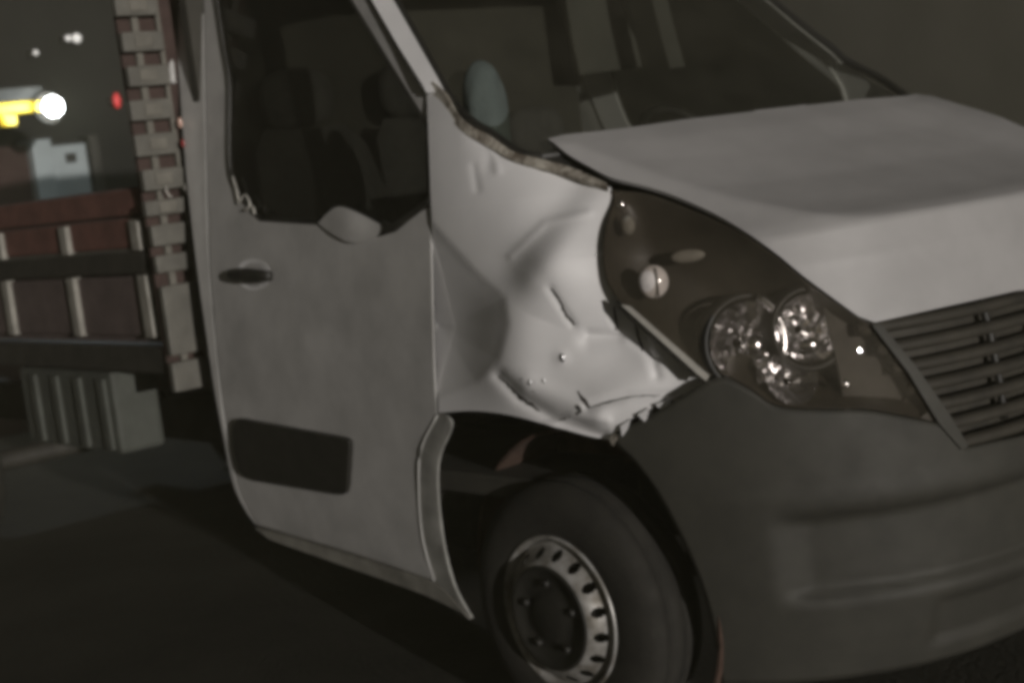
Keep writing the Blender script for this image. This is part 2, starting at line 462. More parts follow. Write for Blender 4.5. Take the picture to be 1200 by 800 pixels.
crack([(677, 458), (683, 467), (691, 478)], 2.2)
crack([(676, 474), (681, 482), (676, 486)], 3.0)
crack([(584, 440), (597, 452), (612, 466), (632, 482)], 2.6)
crack([(690, 478), (715, 470), (745, 464), (775, 463)], 1.1)
crack([(619, 460), (628, 464), (630, 470)], 3.2)
crack([(655, 492), (668, 488), (684, 492)], 1.2)

GLOSS = mat('glint_metal', (.85, .85, .86), .30, metal=1)
for (u, v, rad, el) in ((659, 419, .0085, 1.5), (612, 444, .0045, 1), (621, 448, .0065, 1.2), (627, 447, .004, 1), (637, 446, .0055, 1.4), (706, 298, .005, 1.8), (511, 354, .004, 1.5), (697, 300, .004, 1)):  # bright beads added to imitate glints on the fender
    p = hit([(u, v)])[0]; d = rays([(u, v)])[0]; d /= np.linalg.norm(d); p = p + d * (float(dent(np.array([[u, v]], float))[0]) - .002)
    bm = bmesh.new(); bmesh.ops.create_uvsphere(bm, u_segments=14, v_segments=9, radius=1)
    for vt in bm.verts: vt.co = Vector((vt.co.x * rad * .8, vt.co.y * rad * .95, vt.co.z * rad * el * .95)) + Vector(p)
    me = bpy.data.meshes.new('glint_bead'); bm.to_mesh(me); bm.free(); me.materials.append(GLOSS); me.polygons.foreach_set('use_smooth', [True] * len(me.polygons))
    o = bpy.data.objects.new('glint_bead', me); COL.objects.link(o); o.parent = fender

for k, q in enumerate(([(768, 474), (787, 467), (783, 477), (778, 484)], [(788, 468), (801, 462), (799, 470), (796, 478)], [(747, 486), (761, 477), (759, 489), (755, 494)], [(806, 459), (822, 450), (815, 462), (809, 466)], [(727, 499), (739, 491), (735, 503), (729, 511)], [(714, 514), (722, 505), (723, 514), (718, 522)])):
    sheet('torn_flap', np.array(q, float), (PAINT, RUSTY)[k % 2], fender, step=3, push=-.006, dd=lambda V: -.016 * (V[:, 1] - V[:, 1].min()) / 12 + dent(V) * .8, thick=.002)

# rear arch lip of the wing, below the door's front edge
LIP = np.concatenate([cr([(514, 484), (497, 520), (493, 560), (497, 625), (511, 679)], 5)[:-1], lin([(511, 679), (534, 700), (553, 723)], 8)[:-1],
                      cr([(553, 723), (532, 682), (518, 620), (514, 545), (530, 500), (524, 486)], 5)])
sheet('arch_lip', LIP, LIP_PAINT, van, step=9, dd=bumps([([(526, 492), (508, 545), (512, 620), (538, 700)], 8, -.012)]), thick=.008)
RIMSTRIP = cr([(514, 486), (496, 522), (492, 560), (496, 626), (510, 680)], 4)
P = hit(RIMSTRIP); tube('arch_lip_edge', P + [.004, 0, 0], .003, PAINT_OLD, van, 6)

# cowl seam, dirty joint between pillar, wing and glass
SEAM = np.concatenate([cr([(509, 96), (524, 112), (545, 142), (575, 160), (607, 180), (640, 190), (672, 199), (712, 217)], 4), cr([(712, 222), (660, 206), (605, 191), (571, 172), (541, 153), (518, 122), (503, 106)], 4)])
sheet('cowl_seam', SEAM, RUSTY, van, step=5, thick=.014, push=-.006, dd=lambda V: RNG.normal(0, .0012, len(V)))

# door -----------------------------------------------------------------
WIN = np.concatenate([lin([(250, -50), (254, 0), (262, 55)], 14)[:-1], cr([(262, 55), (269, 102), (269, 192), (281, 227), (307, 257)], 4)[:-1], lin([(307, 257), (374, 261)], 12)[:-1],
                      cr([(374, 261), (384, 252), (396, 243), (412, 246), (446, 262), (460, 266)], 3)[:-1], lin([(460, 266), (503, 236), (503, 150)], 12)[:-1],
                      lin([(503, 150), (496, 137), (412, 0), (384, -50)], 14)[:-1], lin([(384, -50), (250, -50)], 20)[:-1]])
D_left = cr([(238, -75), (240, 0), (243, 150), (247, 300), (253, 380), (262, 470), (272, 530), (284, 580), (303, 614)], 5)
D_bot = cr([(303, 614), (345, 626), (425, 650), (511, 679)], 6)
D_front = np.concatenate([cr([(511, 679), (496, 625), (492, 560), (496, 520), (512, 484)], 5)[:-1], cr([(512, 484), (509, 420), (507, 340), (505, 240), (505, 150)], 4)[:-1],
                          lin([(505, 150), (497, 108), (434, 0), (390, -75)], 12)[:-1], lin([(390, -75), (238, -75)], 20)[:-1]])
DOOR = np.concatenate([D_left[:-1], D_bot[:-1], D_front])
door_dd = bumps([([(262, 365), (300, 384), (345, 405), (398, 445)], 20, -.004), ([(262, 480), (420, 520), (500, 545)], 40, .006), ([(275, 255), (505, 250)], 16, -.004),
                 ([(297, 322)], 17, .010), ([(300, 608), (420, 640), (505, 672)], 10, -.006), ([(400, 280), (470, 300)], 30, -.004)])
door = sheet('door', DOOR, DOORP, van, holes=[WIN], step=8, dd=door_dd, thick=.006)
GL = sheet('window_glass', WIN * 1.0, GLASS, door, step=22, push=.012, thick=0)
tmp = sheet('door', DOOR, PAINT, van, holes=[WIN], step=18, thick=.02)
ld = mirrored(tmp, 'door'); bpy.data.objects.remove(tmp)
gm = GL.data.copy()
for v in gm.vertices: v.co.x = -v.co.x
lg = bpy.data.objects.new('window_glass', gm); COL.objects.link(lg); lg.parent = ld
# window rubber
P = hit(WIN); P = np.concatenate([P, P[:1]]); tube('window_seal', P + [.004, 0, 0], .006, BLACK, door, 6)
# moulding
MOULD = np.concatenate([cr([(276, 496), (282, 490), (300, 493)], 4)[:-1], lin([(300, 493), (404, 512)], 16)[:-1], cr([(404, 512), (411, 516), (412, 524)], 4)[:-1], lin([(412, 524), (410, 568)], 10)[:-1],
                        cr([(410, 568), (407, 577), (396, 578)], 4)[:-1], lin([(396, 578), (300, 562)], 14)[:-1], cr([(300, 562), (284, 553), (277, 530), (275, 505)], 4)])
sheet('side_moulding', MOULD, BLACK, door, step=10, push=-.012, thick=.022)
# handle
h0, h1 = hit([(272, 321), (321, 323)]); hv = h1 - h0
pts = [h0 + hv * t + np.array([.010 + .018 * math.sin(math.pi * t) ** .5, 0, .004 * math.sin(math.pi * t)]) for t in np.linspace(0, 1, 12)]
rr = [.010 + .012 * math.sin(math.pi * min(1, max(0, t))) ** .4 for t in np.linspace(.03, .97, 12)]
hd = tube('door_handle', pts, rr, BLACK, door, 10, .7)
recess = cr([(281, 310), (297, 303), (313, 310), (316, 324), (312, 335), (297, 340), (281, 332)], 4, True)
sheet('handle_recess', recess, PAINT, door, step=5, push=-.002, dd=bumps([([(297, 322)], 11, .024)]), thick=.004)
# remains of the broken mirror at the window corner
MB = np.concatenate([cr([(374, 262), (384, 251), (396, 243), (412, 246), (446, 263)], 4), cr([(452, 268), (436, 280), (412, 284), (390, 274)], 4)])
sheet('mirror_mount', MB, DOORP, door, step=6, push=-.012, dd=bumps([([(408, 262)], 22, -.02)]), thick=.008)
sheet('torn_mirror_stub', np.array([(449, 258), (458, 262), (474, 254), (503, 233), (504, 240), (480, 258), (462, 272), (446, 277), (450, 268)], float), BLACK, door, step=6, push=-.016, dd=lambda V: RNG.normal(0, .004, len(V)), thick=.012)
# bright slivers added as glints at the rear window corner
for q in ([(276, 206), (281, 222), (284, 238)], [(284, 236), (291, 228), (297, 240), (289, 246)], [(292, 246), (300, 242), (302, 250)]):
    P = hit(cr(q, 4)); tube('trim_glint', P + [.012, 0, 0], .004, CHROME_R, door, 6)

# cab side behind the door, sill, pillars
REARP = np.concatenate([cr([(202, -75), (205, 0), (215, 150), (222, 230), (234, 330), (244, 400), (252, 455), (263, 513), (276, 572), (300, 616)], 4)[:-1],
                        cr([(301, 614), (283, 582), (270, 530), (260, 470), (251, 380), (245, 300), (241, 150), (238, 0), (236, -75)], 4)])
rp = sheet('cab_side_panel', REARP, PAINT_OLD, van, step=8, thick=.006, push=.003, dd=bumps([([(226, 0), (232, 150), (243, 330)], 3.5, .004)]))
mirrored(rp)
GUTTER = cr([(191, -75), (195, 0), (202, 50), (207, 95)], 5)
P = hit(GUTTER + [12, 0]); tube('rain_channel', P + np.array([.02, -.06, 0]), .012, PAINT_OLD, van, 8)
SILL = np.concatenate([cr([(301, 617), (345, 629), (425, 653), (512, 682), (553, 724)], 5), cr([(545, 716), (500, 695), (425, 668), (345, 640), (318, 630)], 5)])
sl_ = sheet('sill', SILL, GRIMY, van, step=7, thick=.02, push=.004); mirrored(sl_)

def strip3(name, L, R, m, thick, sub=1):
    n = len(L); V = list(L) + list(R)
    return link(name, V, [[i, i + 1, n + i + 1, n + i] for i in range(n - 1)], m, van, True, thick)
def pillar_line(pts): return [on(u, v, 0, x) for u, v, x in pts]
AL = pillar_line([(502, 112, .895), (498, 103, .885), (470, 58, .850), (438, 2, .815), (396, -70, .775)])
AR = pillar_line([(524, 112, .870), (516, 96, .860), (492, 53, .826), (462, 0, .790), (424, -70, .752)])
ap = strip3('front_pillar', AL, AR, PAINT, .03); mirrored(ap)
AG = pillar_line([(500, 104, .887), (470, 56, .852), (437, 0, .817), (396, -70, .777)])
tube('pillar_groove', np.array(AG) + [.012, 0, 0], .0035, BLACK, van, 6)

# windscreen ----------------------------------------------------------
WT = np.array(AR[4])
EDGE = np.concatenate([hit([(634, 186), (606, 180), (575, 158), (548, 141)]), [AR[0], AR[1], AR[2], AR[3], AR[4]]])
EDGE = cr(EDGE, 6); EL = np.concatenate([[0], np.cumsum(np.linalg.norm(np.diff(EDGE, axis=0), axis=1))])
def wrow(t): return np.array([np.interp(t * EL[-1], EL, EDGE[:, k]) for k in range(3)])
V = []; Fc = []; NX, NZ = 30, 24
for j in range(NZ + 1):
    t = j / NZ; e = wrow(t); bulge = .13 * (1 - t) + .11 * t
    for i in range(NX + 1):
        s = -1 + 2 * i / NX
        V.append((e[0] * s, e[1] + bulge * (1 - abs(s) ** 2.2), e[2] + .015 * (1 - s * s)))
for j in range(NZ):
    for i in range(NX): Fc.append([j * (NX + 1) + i, j * (NX + 1) + i + 1, (j + 1) * (NX + 1) + i + 1, (j + 1) * (NX + 1) + i])
wsn = link('windscreen', V, Fc, WSCREEN, van, True)
V = np.array(V).reshape(NZ + 1, NX + 1, 3)
tube('windscreen_seal', np.concatenate([V[::-1, -1], V[0, ::-1], V[:, 0]]) + [0, .004, .003], .012, BLACK, wsn, 6)
# cowl panel under the glass
CV = []; CFc = []
for i in range(NX + 1):
    p = V[0, i]; CV += [p + [0, .006, .0], p + [0, .05, -.05]]
for i in range(NX): CFc.append([2 * i, 2 * i + 1, 2 * i + 3, 2 * i + 2])
link('cowl_panel', CV, CFc, BLACK, van, True, .01)
# roof
RV = []; RF = []
for j, (yy, zz, hw) in enumerate([(WT[1] - .0, WT[2] + .0, abs(WT[0]) + .03), (-.85, 2.30, .80), (-1.2, 2.33, .80), (-1.60, 2.31, .79), (-1.62, 2.24, .80)]):
    for i in range(13):
        s = -1 + i / 6; RV.append((hw * s, yy + (.12 * (1 - s * s) if j == 0 else 0), zz - .06 * abs(s) ** 4))
for j in range(4):
    for i in range(12): RF.append([j * 13 + i, j * 13 + i + 1, (j + 1) * 13 + i + 1, (j + 1) * 13 + i])
link('roof', RV, RF, PAINT_OLD, van, True, .03)

# cab interior --------------------------------------------------------
box('cab_floor', (-.9, -1.55, .62), (.9, -.05, .68), INNER, van)
box('cab_back_wall', (-.86, -1.62, .62), (.86, -1.57, 2.2), INNER, van)
def dash():
    sec = [(-.62, 1.00), (-.64, 1.30), (-.58, 1.38), (-.40, 1.43), (-.12, 1.455), (.02, 1.465), (.02, .9), (-.4, .8)]
    xs = np.linspace(-.80, .80, 17); Vv = []; Ff = []; k = len(sec)
    for x in xs:
        hump = .03 * math.exp(-((x + .42) / .2) ** 2); c = -.06 + .03 * (1 - (x / .8) ** 2)
        for (y, z) in sec: Vv.append((x, y + (c if y > -.2 else 0), z + (hump if -.6 < y < -.3 else 0)))
    for i in range(16):
        for j in range(k): Ff.append([i * k + j, i * k + (j + 1) % k, (i + 1) * k + (j + 1) % k, (i + 1) * k + j])
    Ff += [list(range(k)), [16 * k + j for j in range(k - 1, -1, -1)]]
    return link('dashboard', Vv, Ff, INNER, van, True)
dash()
def seat(x0, wd, dz=0):
    s = box('seat', (x0 - wd / 2, -1.30, .95 + dz), (x0 + wd / 2, -.80, 1.10 + dz), SEATF, van, .05)
    Vv = []; Ff = []
    prof_ = [(-1.22, 1.08, 1.0), (-1.27, 1.25, 1.0), (-1.33, 1.45, .98), (-1.38, 1.62, .86), (-1.40, 1.68, .6)]
    for (y, z, k) in prof_:
        for i in range(9):
            sx = -1 + i / 4; Vv.append((x0 + wd / 2 * k * sx, y + .05 * (1 - abs(sx) ** 3), z + dz))
    for j in range(4):
        for i in range(8): Ff.append([j * 9 + i, j * 9 + i + 1, (j + 1) * 9 + i + 1, (j + 1) * 9 + i])
    link('backrest', Vv, Ff, SEATF, s, True, .09)
    hb = bmesh.new(); bmesh.ops.create_uvsphere(hb, u_segments=16, v_segments=10, radius=1)
    for v in hb.verts:
        c = v.co; v.co = Vector((x0 + .14 * math.copysign(abs(c.x) ** .7, c.x), -1.39 + .05 * c.y, 1.80 + dz + .10 * math.copysign(abs(c.z) ** .7, c.z)))
    me = bpy.data.meshes.new('headrest'); hb.to_mesh(me); hb.free(); me.materials.append(SEATF); me.polygons.foreach_set('use_smooth', [True] * len(me.polygons))
    o = bpy.data.objects.new('headrest', me); COL.objects.link(o); o.parent = s
for x0, wd, dz in ((.60, .46, 0), (.12, .44, 0), (-.44, .46, -.20)): seat(x0, wd, dz)
# steering wheel on the far side
sw = []
for k in range(25):
    a = 2 * math.pi * k / 24; sw.append((-.46 + .19 * math.cos(a), -.66 - .19 * math.sin(a) * .5, 1.46 + .19 * math.sin(a) * .85))
tube('steering_wheel', sw, .016, BLACK, van, 8)
# pale trim of the far door pillar and belt, seen through the windscreen
def far_bar(name, pts, x, wd, m):
    Lp = [on(u, v, 0, x) for u, v in pts]
    return link(name, [p + np.array([.35 * wd, -.35 * wd, 0]) for p in Lp] + [p + np.array([-.35 * wd, .35 * wd, 0]) for p in Lp], [[i, i + 1, len(Lp) + i + 1, len(Lp) + i] for i in range(len(Lp) - 1)], m, van, True, .02)
far_bar('door_pillar_trim', [(692, -45), (700, 0), (706, 40), (716, 84)], -.76, .24, PALETRIM)
far_bar('seat_belt', [(764, -40), (773, 0), (783, 40), (794, 80)], -.72, .055, PALETRIM)

# headlight -----------------------------------------------------------
HL_in = cr([(717, 223), (719, 236), (711, 262), (707, 296), (712, 330), (729, 356)], 4)
HL = np.concatenate([HL_in[:-1], lin([(729, 356), (828, 442)], 12)[:-1], cr([(828, 442), (848, 439), (880, 455), (910, 474), (960, 478), (1010, 478), (1060, 486), (1096, 494)], 4)[:-1],
                     lin([(1096, 494), (1060, 432), (1020, 381)], 14)[:-1], cr([(1020, 381), (975, 352), (940, 326), (900, 294), (850, 264), (800, 242), (760, 228), (717, 223)], 4)[:-1]])
cen = np.array([870, 360.])
hl = link('headlight', *[(lambda V, T: (hit(V) + rays(V) * .10, T))(*cdt(cen + (HL - cen) * .97, [], 14))], LAMPBLACK, van, True, .004) if False else None
V2, T2 = cdt(HL, [], 13)
dirs = rays(V2); dirs /= np.linalg.norm(dirs, axis=1)[:, None]
dist = np.full(len(V2), 1e9)
for a, b in zip(HL, np.roll(HL, -1, 0)):
    ab = b - a; t = np.clip(((V2 - a) @ ab) / (ab @ ab + 1e-9), 0, 1); dist = np.minimum(dist, np.linalg.norm(V2 - a - t[:, None] * ab, axis=1))
depth = .008 + .17 * (1 - np.exp(-dist / 34))
hl = link('headlight', hit(V2) + dirs * depth[:, None], T2, LAMPBLACK, van, True, .004)
lens = sheet('lamp_lens', HL, LENS, hl, step=16, push=.002, thick=0)

def frame_at(u, v, depth_):
    """local frame of a lamp part: centre behind the lens, axis roughly the van's forward/outward"""
    c = hit([(u, v)])[0]; d = rays([(u, v)])[0]; d /= np.linalg.norm(d)
    return c + d * depth_
def bowl(name, u, v, depth_, r, deep, axis, m, facets=18, rings=6, ell=1.0, parent=None):
    ax = Vector(axis).normalized(); q = ax.to_track_quat('X', 'Z').to_matrix(); R = np.array(q)
    prof_ = [(deep * (k / rings) ** 2 - deep, r * max(.12, k / rings)) for k in range(rings + 1)]
    o = lathe(name, prof_, m, parent or hl, facets, frame_at(u, v, depth_), R)
    o.data.polygons.foreach_set('use_smooth', [False] * len(o.data.polygons))
    rr_ = random.Random(int(u)); axw = Vector(axis).normalized()
    for vt in o.data.vertices: vt.co += axw * rr_.uniform(-1, 1) * .0025
    return o
AXF = (.42, .88, .10)
bowl('main_reflector', 878, 402, .042, .098, .075, AXF, CHROME, 34, 9)
bowl('beam_reflector', 948, 385, .042, .080, .060, AXF, CHROME, 30, 8)
bowl('lower_reflector', 928, 442, .034, .066, .035, (.35, .85, .35), CHROME, 18, 4)
for (u, v, r_) in ((878, 402, .104), (948, 385, .086)):
    q = np.array(Vector(AXF).normalized().to_track_quat('X', 'Z').to_matrix())
    lathe('lamp_bezel', [(.004, r_), (.012, r_ + .006), (.008, r_ + .013), (-.05, r_ + .016)], BLACK, hl, 40, frame_at(u, v, .055), q)
def bulb(name, u, v, depth_, rx, rz, m, tilt=0):
    c = frame_at(u, v, depth_); bm = bmesh.new(); bmesh.ops.create_uvsphere(bm, u_segments=16, v_segments=10, radius=1)
    d = -rays([(u, v)])[0]; q = Vector(d).to_track_quat('Y', 'Z').to_matrix()
    for vtx in bm.verts:
        p = vtx.co; vtx.co = q @ Vector((p.x * rx, p.y * min(rx, rz) * .6, p.z * rz)) + Vector(c)
    me = bpy.data.meshes.new(name); bm.to_mesh(me); bm.free(); me.materials.append(m); me.polygons.foreach_set('use_smooth', [True] * len(me.polygons))
    o = bpy.data.objects.new(name, me); COL.objects.link(o); o.parent = hl; return o
bulb('turn_signal_bulb', 766, 330, .022, .036, .040, LENSWHITE)
bulb('bulb_shield', 770, 332, .004, .003, .040, LAMPBLACK)
bulb('side_reflector', 806, 300, .075, .042, .016, PLATE)
bulb('main_bulb', 884, 404, .035, .020, .026, CHROME)
bulb('bulb_cap', 736, 264, .022, .017, .024, PLATE)
bulb('side_light_bulb', 728, 240, .012, .010, .011, CHROME)
bulb('beam_bulb', 946, 404, .035, .024, .016, CHROME)
bulb('corner_stud', 990, 450, .020, .010, .010, CHROME)
# bright ring section of the main lamp
arc = []
for k in range(11):
    a = math.radians(75 - k * 9.5); arc.append(frame_at(877 + 42 * math.cos(a), 402 - 56 * math.sin(a), .035))
tube('lamp_ring', arc, .011, CHROME_RING, hl, 8)
arc = [frame_at(872 + 40 * math.cos(a), 400 - 46 * math.sin(a), .04) for a in np.radians(np.linspace(100, 250, 16))]
for k, p in enumerate(arc[::2]):
    pass
# trim strip along the lower edge
TS = np.array([(729, 357), (738, 359), (831, 440), (828, 446), (820, 440)], float)
sheet('lamp_trim_strip', TS, CHROME_R, hl, step=8, push=-.008, thick=.008)
sheet('lamp_gasket', np.array([(722, 350), (730, 356), (825, 441), (820, 445), (726, 362)], float), BLACK, hl, step=8, push=-.002, thick=.01)
mirrored(hl, 'headlight')

# bumper --------------------------------------------------------------
B_top = np.concatenate([lin([(716, 512), (733, 500), (757, 489), (790, 470), (828, 446)], 12)[:-1], cr([(828, 446), (848, 441), (880, 457), (910, 476), (960, 480), (1010, 480), (1060, 488), (1100, 496)], 4)[:-1],
                        lin([(1100, 496), (1128, 525), (1160, 518), (1198, 510)], 16)])
B_arch = cr([(716, 512), (744, 540), (774, 582), (804, 640), (824, 690), (838, 745), (850, 830)], 5)
def plan(p):
    a = prof(p[..., 2]); b = np.maximum(frontz(p[..., 2]) - Y0, .1)
    return np.arctan2(np.maximum(p[..., 1] - Y0, 0) / b, np.maximum(p[..., 0] / a, 1e-6))
pt = hit(B_top); pa = hit(B_arch)
tph, tz = plan(pt), pt[:, 2]; o_ = np.argsort(tph); tph, tz = tph[o_], tz[o_]
aph, az = plan(pa), pa[:, 2]; o_ = np.argsort(az); aph, az = aph[o_], az[o_]
def bsurf(ph, z):
    a = prof(z); b = np.maximum(frontz(z) - Y0, .1); c, s = np.cos(ph), np.sin(ph)
    k = (np.abs(c) ** NP + np.abs(s) ** NP) ** (-1 / NP)
    return np.stack([a * k * c, Y0 + b * k * s, z], -1)
NS, NT = 90, 44; V = []; Fc = []
ZB = .20
for j in range(NT + 1):
    for i in range(NS + 1):
        s = i / NS; t = j / NT; z = .5; ph = 1.0
        for _ in range(6):
            p0 = np.interp(z, az, aph); ph = p0 + (math.pi / 2 - p0) * s; z = ZB + (np.interp(ph, tph, tz) - ZB) * t
        p = bsurf(np.array(ph), np.array(z))
        # recessed lower intake, step line, bulging corner
        rec = sstep(.70, .80, ph) * sstep(.40, .44, z) * (1 - sstep(.60, .64, z))
        rec2 = sstep(1.05, 1.10, ph) * sstep(.24, .27, z) * (1 - sstep(.36, .38, z))
        lip = math.exp(-((z - .67) / .018) ** 2) * sstep(.5, .6, ph)
        nrm = np.array([math.cos(ph), math.sin(ph), 0.0])
        p = p - nrm * (.034 * rec + .015 * rec2 - .003 * lip)
        V.append(p)
for j in range(NT):
    for i in range(NS): Fc.append([j * (NS + 1) + i, j * (NS + 1) + i + 1, (j + 1) * (NS + 1) + i + 1, (j + 1) * (NS + 1) + i])
k0 = len(V); V += [np.array([-p[0], p[1], p[2]]) for p in V]; Fc += [[a + k0 for a in f[::-1]] for f in Fc]
bp = link('bumper', V, Fc, PLASTIC, van, True, .01)
wd_ = bp.modifiers.new('weld', 'WELD'); wd_.merge_threshold = .002
# grille --------------------------------------------------------------
def grille():
    root = None; zs = [1.035, .985, .935, .885, .835, .785, .735]
    V = []; Fc = []; nx = 30
    for j, z in enumerate(np.linspace(.62, 1.10, 8)):
        for i in range(nx + 1):
            x = -.62 + 1.24 * i / nx; V.append((x, yfront(np.array(x), np.array(z)) - .07, z))
    for j in range(7):
        for i in range(nx): Fc.append([j * (nx + 1) + i, j * (nx + 1) + i + 1, (j + 1) * (nx + 1) + i + 1, (j + 1) * (nx + 1) + i])
    root = link('grille', V, Fc, GRILLEP, van, True, .006)
    for z in zs:
        xm = max(.40, .60 - (1.05 - z) * .55)
        pts = [(x, yfront(np.array(x), np.array(z)) - .028, z) for x in np.linspace(-xm, xm, 26)]
        tube('grille_bar', pts, .016, GRILLEP, root, 8, 1.4)
    for x in (.24, -.24):
        tube('grille_rib', [(x, yfront(np.array(x), np.array(z)) - .035, z) for z in np.linspace(.76, 1.08, 8)], .010, BLACK, root, 6)
    # lozenge emblem in the middle
    zc, hz, hx = .93, .15, .105; Vb = []; Fb = []
    yc = float(yfront(np.array(0.), np.array(zc))) + .012
    outer = [(0, hz), (hx, 0), (0, -hz), (-hx, 0)]; n = 4
    for (sc, dy) in ((1, 0), (.86, .014), (.62, .014), (.50, 0)):
        for (x, z) in outer: Vb.append((x * sc, yc + dy, zc + z * sc))
    for r_ in range(3):
        for i in range(4): Fb.append([r_ * 4 + i, r_ * 4 + (i + 1) % 4, r_ * 4 + 4 + (i + 1) % 4, r_ * 4 + 4 + i])
    link('emblem', Vb, Fb, CHROME_R, root, False, .004)
    return root
grille()
# filler between headlight and grille
GF = np.array([(1020, 381), (1030, 380), (1070, 428), (1108, 482), (1132, 522), (1124, 526), (1098, 496), (1062, 436)], float)
gf = sheet('grille_surround', GF, PLASTIC, van, step=8, push=-.004, thick=.02); mirrored(gf)

# front wheels ----------------------------------------------------------
def wheel(cx, cy, cz, side, steer=0.0, R=.345):
    root = thing('wheel', '', '', (0, 0, 0)); 
    for k in list(root.keys()): del root[k]
    root.parent = van
    a = math.radians(steer); Rm = np.array([[math.cos(a) * side, -math.sin(a), 0], [math.sin(a) * side, math.cos(a), 0], [0, 0, 1]])
    c = (cx, cy, cz)
    tyre = [(-.20, .205), (-.205, .27), (-.19, .325), (-.15, R - .004), (-.12, R), (-.121, R - .010), (-.112, R - .010), (-.111, R), (-.065, R + .001), (-.064, R - .010), (-.055, R - .010), (-.054, R), (-.03, R - .003), (-.010, .325), (.002, .29), (.003, .25), (.000, .222), (-.004, .208), (-.02, .205)]
    lathe('tyre', tyre, RUBBER, root, 72, c, Rm)
    rim = [(-.19, .19), (-.03, .19), (-.022, .206), (.000, .212), (.004, .206), (-.004, .198), (-.030, .190)]
    lathe('rim', rim, STEEL, root, 72, c, Rm)
    # disc ring with round vent holes
    nseg, nr, nh = 320, 18, 16; r0, r1 = .191, .140
    prof_ = [(-.014 + .046 * sstep(0, 1, k / nr), r0 + (r1 - r0) * k / nr) for k in range(nr + 1)]
    rh = .0125; rm = .166
    def skip(j, i):
        ang = 2 * math.pi * (j + .5) / nseg; rr_ = r0 + (r1 - r0) * (i + .5) / nr
        q = (ang * nh / (2 * math.pi)) % 1 - .5; return math.hypot(q * 2 * math.pi / nh * rm, rr_ - rm) < rh
    ring = lathe('wheel_disc', prof_, STEEL, root, nseg, c, Rm, skip)
    lathe('disc_back', [(-.045, .192), (-.035, .16), (-.02, .13)], BLACK, root, 48, c, Rm)
    lathe('hub_cover', [(.026, .142), (.036, .139), (.037, .132), (.026, .122), (.020, .08), (.030, .06), (.036, .045), (.036, .001)], BLACK, root, 48, c, Rm)
    for k in range(5):
        b = 2 * math.pi * k / 5 + .3; p = Rm @ np.array([.022, .092 * math.cos(b), .092 * math.sin(b)]) + np.array(c)
        ax = Rm @ np.array([1., 0, 0]); tube('wheel_nut', [p, p + ax * .016], .011, BLACK, root, 6)
    return root
WC = on(664, 716, 0, .925)
wheel(.955, WC[1], .345, 1, 0)
wheel(-.925, WC[1], .345, -1, 0)
wheel(.90, -4.45, .345, 1, 0, .345); wheel(-.90, -4.45, .345, -1, 0, .345)
# wheel arch liner: a half barrel round the front wheel
def liner(sd):
    V = []; Fc = []; n = 28
    for k in range(n + 1):
        a = math.radians(-25 + 230 * k / n)
        for x, r in ((.85, .44), (.60, .46), (.58, .30)):
            V.append((sd * x, WC[1] + .01 + r * math.cos(a) * 1.02, .37 + r * math.sin(a)))
    for k in range(n):
        for i in range(2): Fc.append([k * 3 + i, k * 3 + i + 1, k * 3 + 4 + i, k * 3 + 3 + i])
    link('wheel_arch_liner', V, Fc, LINER, van, True, .008)
liner(1); liner(-1)
box('engine_block', (-.56, -.05, .45), (.56, .70, .98), DARKMETAL, van, .04)
box('chassis_rail', (.32, -5.0, .52), (.44, -.4, .70), DARKMETAL, van); box('chassis_rail', (-.44, -5.0, .52), (-.32, -.4, .70), DARKMETAL, van)
box('underbody', (-.84, -1.5, .42), (.84, -.45, .60), DARKMETAL, van, .03)
tube('axle', [(-.8, -4.45, .345), (.8, -4.45, .345)], .05, DARKMETAL, van)
tube('axle', [(-.8, WC[1], .345), (.8, WC[1], .345)], .04, DARKMETAL, van)

# flatbed behind the cab ---------------------------------------------------
bed = box('flatbed_floor', (-1.02, -5.0, .94), (1.02, -1.78, 1.03), DARKMETAL, van)
XS = 1.0
for sd in (1, -1):
    x0, x1 = (XS - .03, XS) if sd > 0 else (-XS, -XS + .03)
    ds = box('dropside', (x0 - .008 * sd, -4.98, 1.04), (x1 - .024 * sd, -1.82, 1.58), BOARD_LOW, van, .003)
    box('board', (x0, -4.96, 1.065), (x1, -1.84, 1.275), BOARD_LOW, ds, .008)
    box('board', (x0, -4.96, 1.372), (x1, -1.84, 1.475), BOARD, ds, .008)
    box('board', (x0, -4.96, 1.485), (x1, -1.84, 1.575), BOARD, ds, .008)
    box('rail', (x0 - .01, -4.97, 1.285), (x1 + .012 if sd > 0 else x1 + .01, -1.83, 1.36), DARKMETAL, ds, .006)
    box('rail', (x0 - .004, -4.97, 1.362), (x1 + .004, -1.83, 1.370), PALE, ds, 0)
    for yy in (-1.86, -2.42, -3.02, -3.64, -4.26, -4.88):
        for z0, z1 in ((1.062, 1.280), (1.364, 1.47)):
            box('post', ((x0 + .012 if sd > 0 else x0 - .02), yy - .03, z0), ((x1 + .02 if sd > 0 else x1 - .012), yy + .03, z1), POST, ds, .006)
box('tailboard', (-1.0, -5.02, 1.04), (1.0, -4.985, 1.58), BOARD, van)
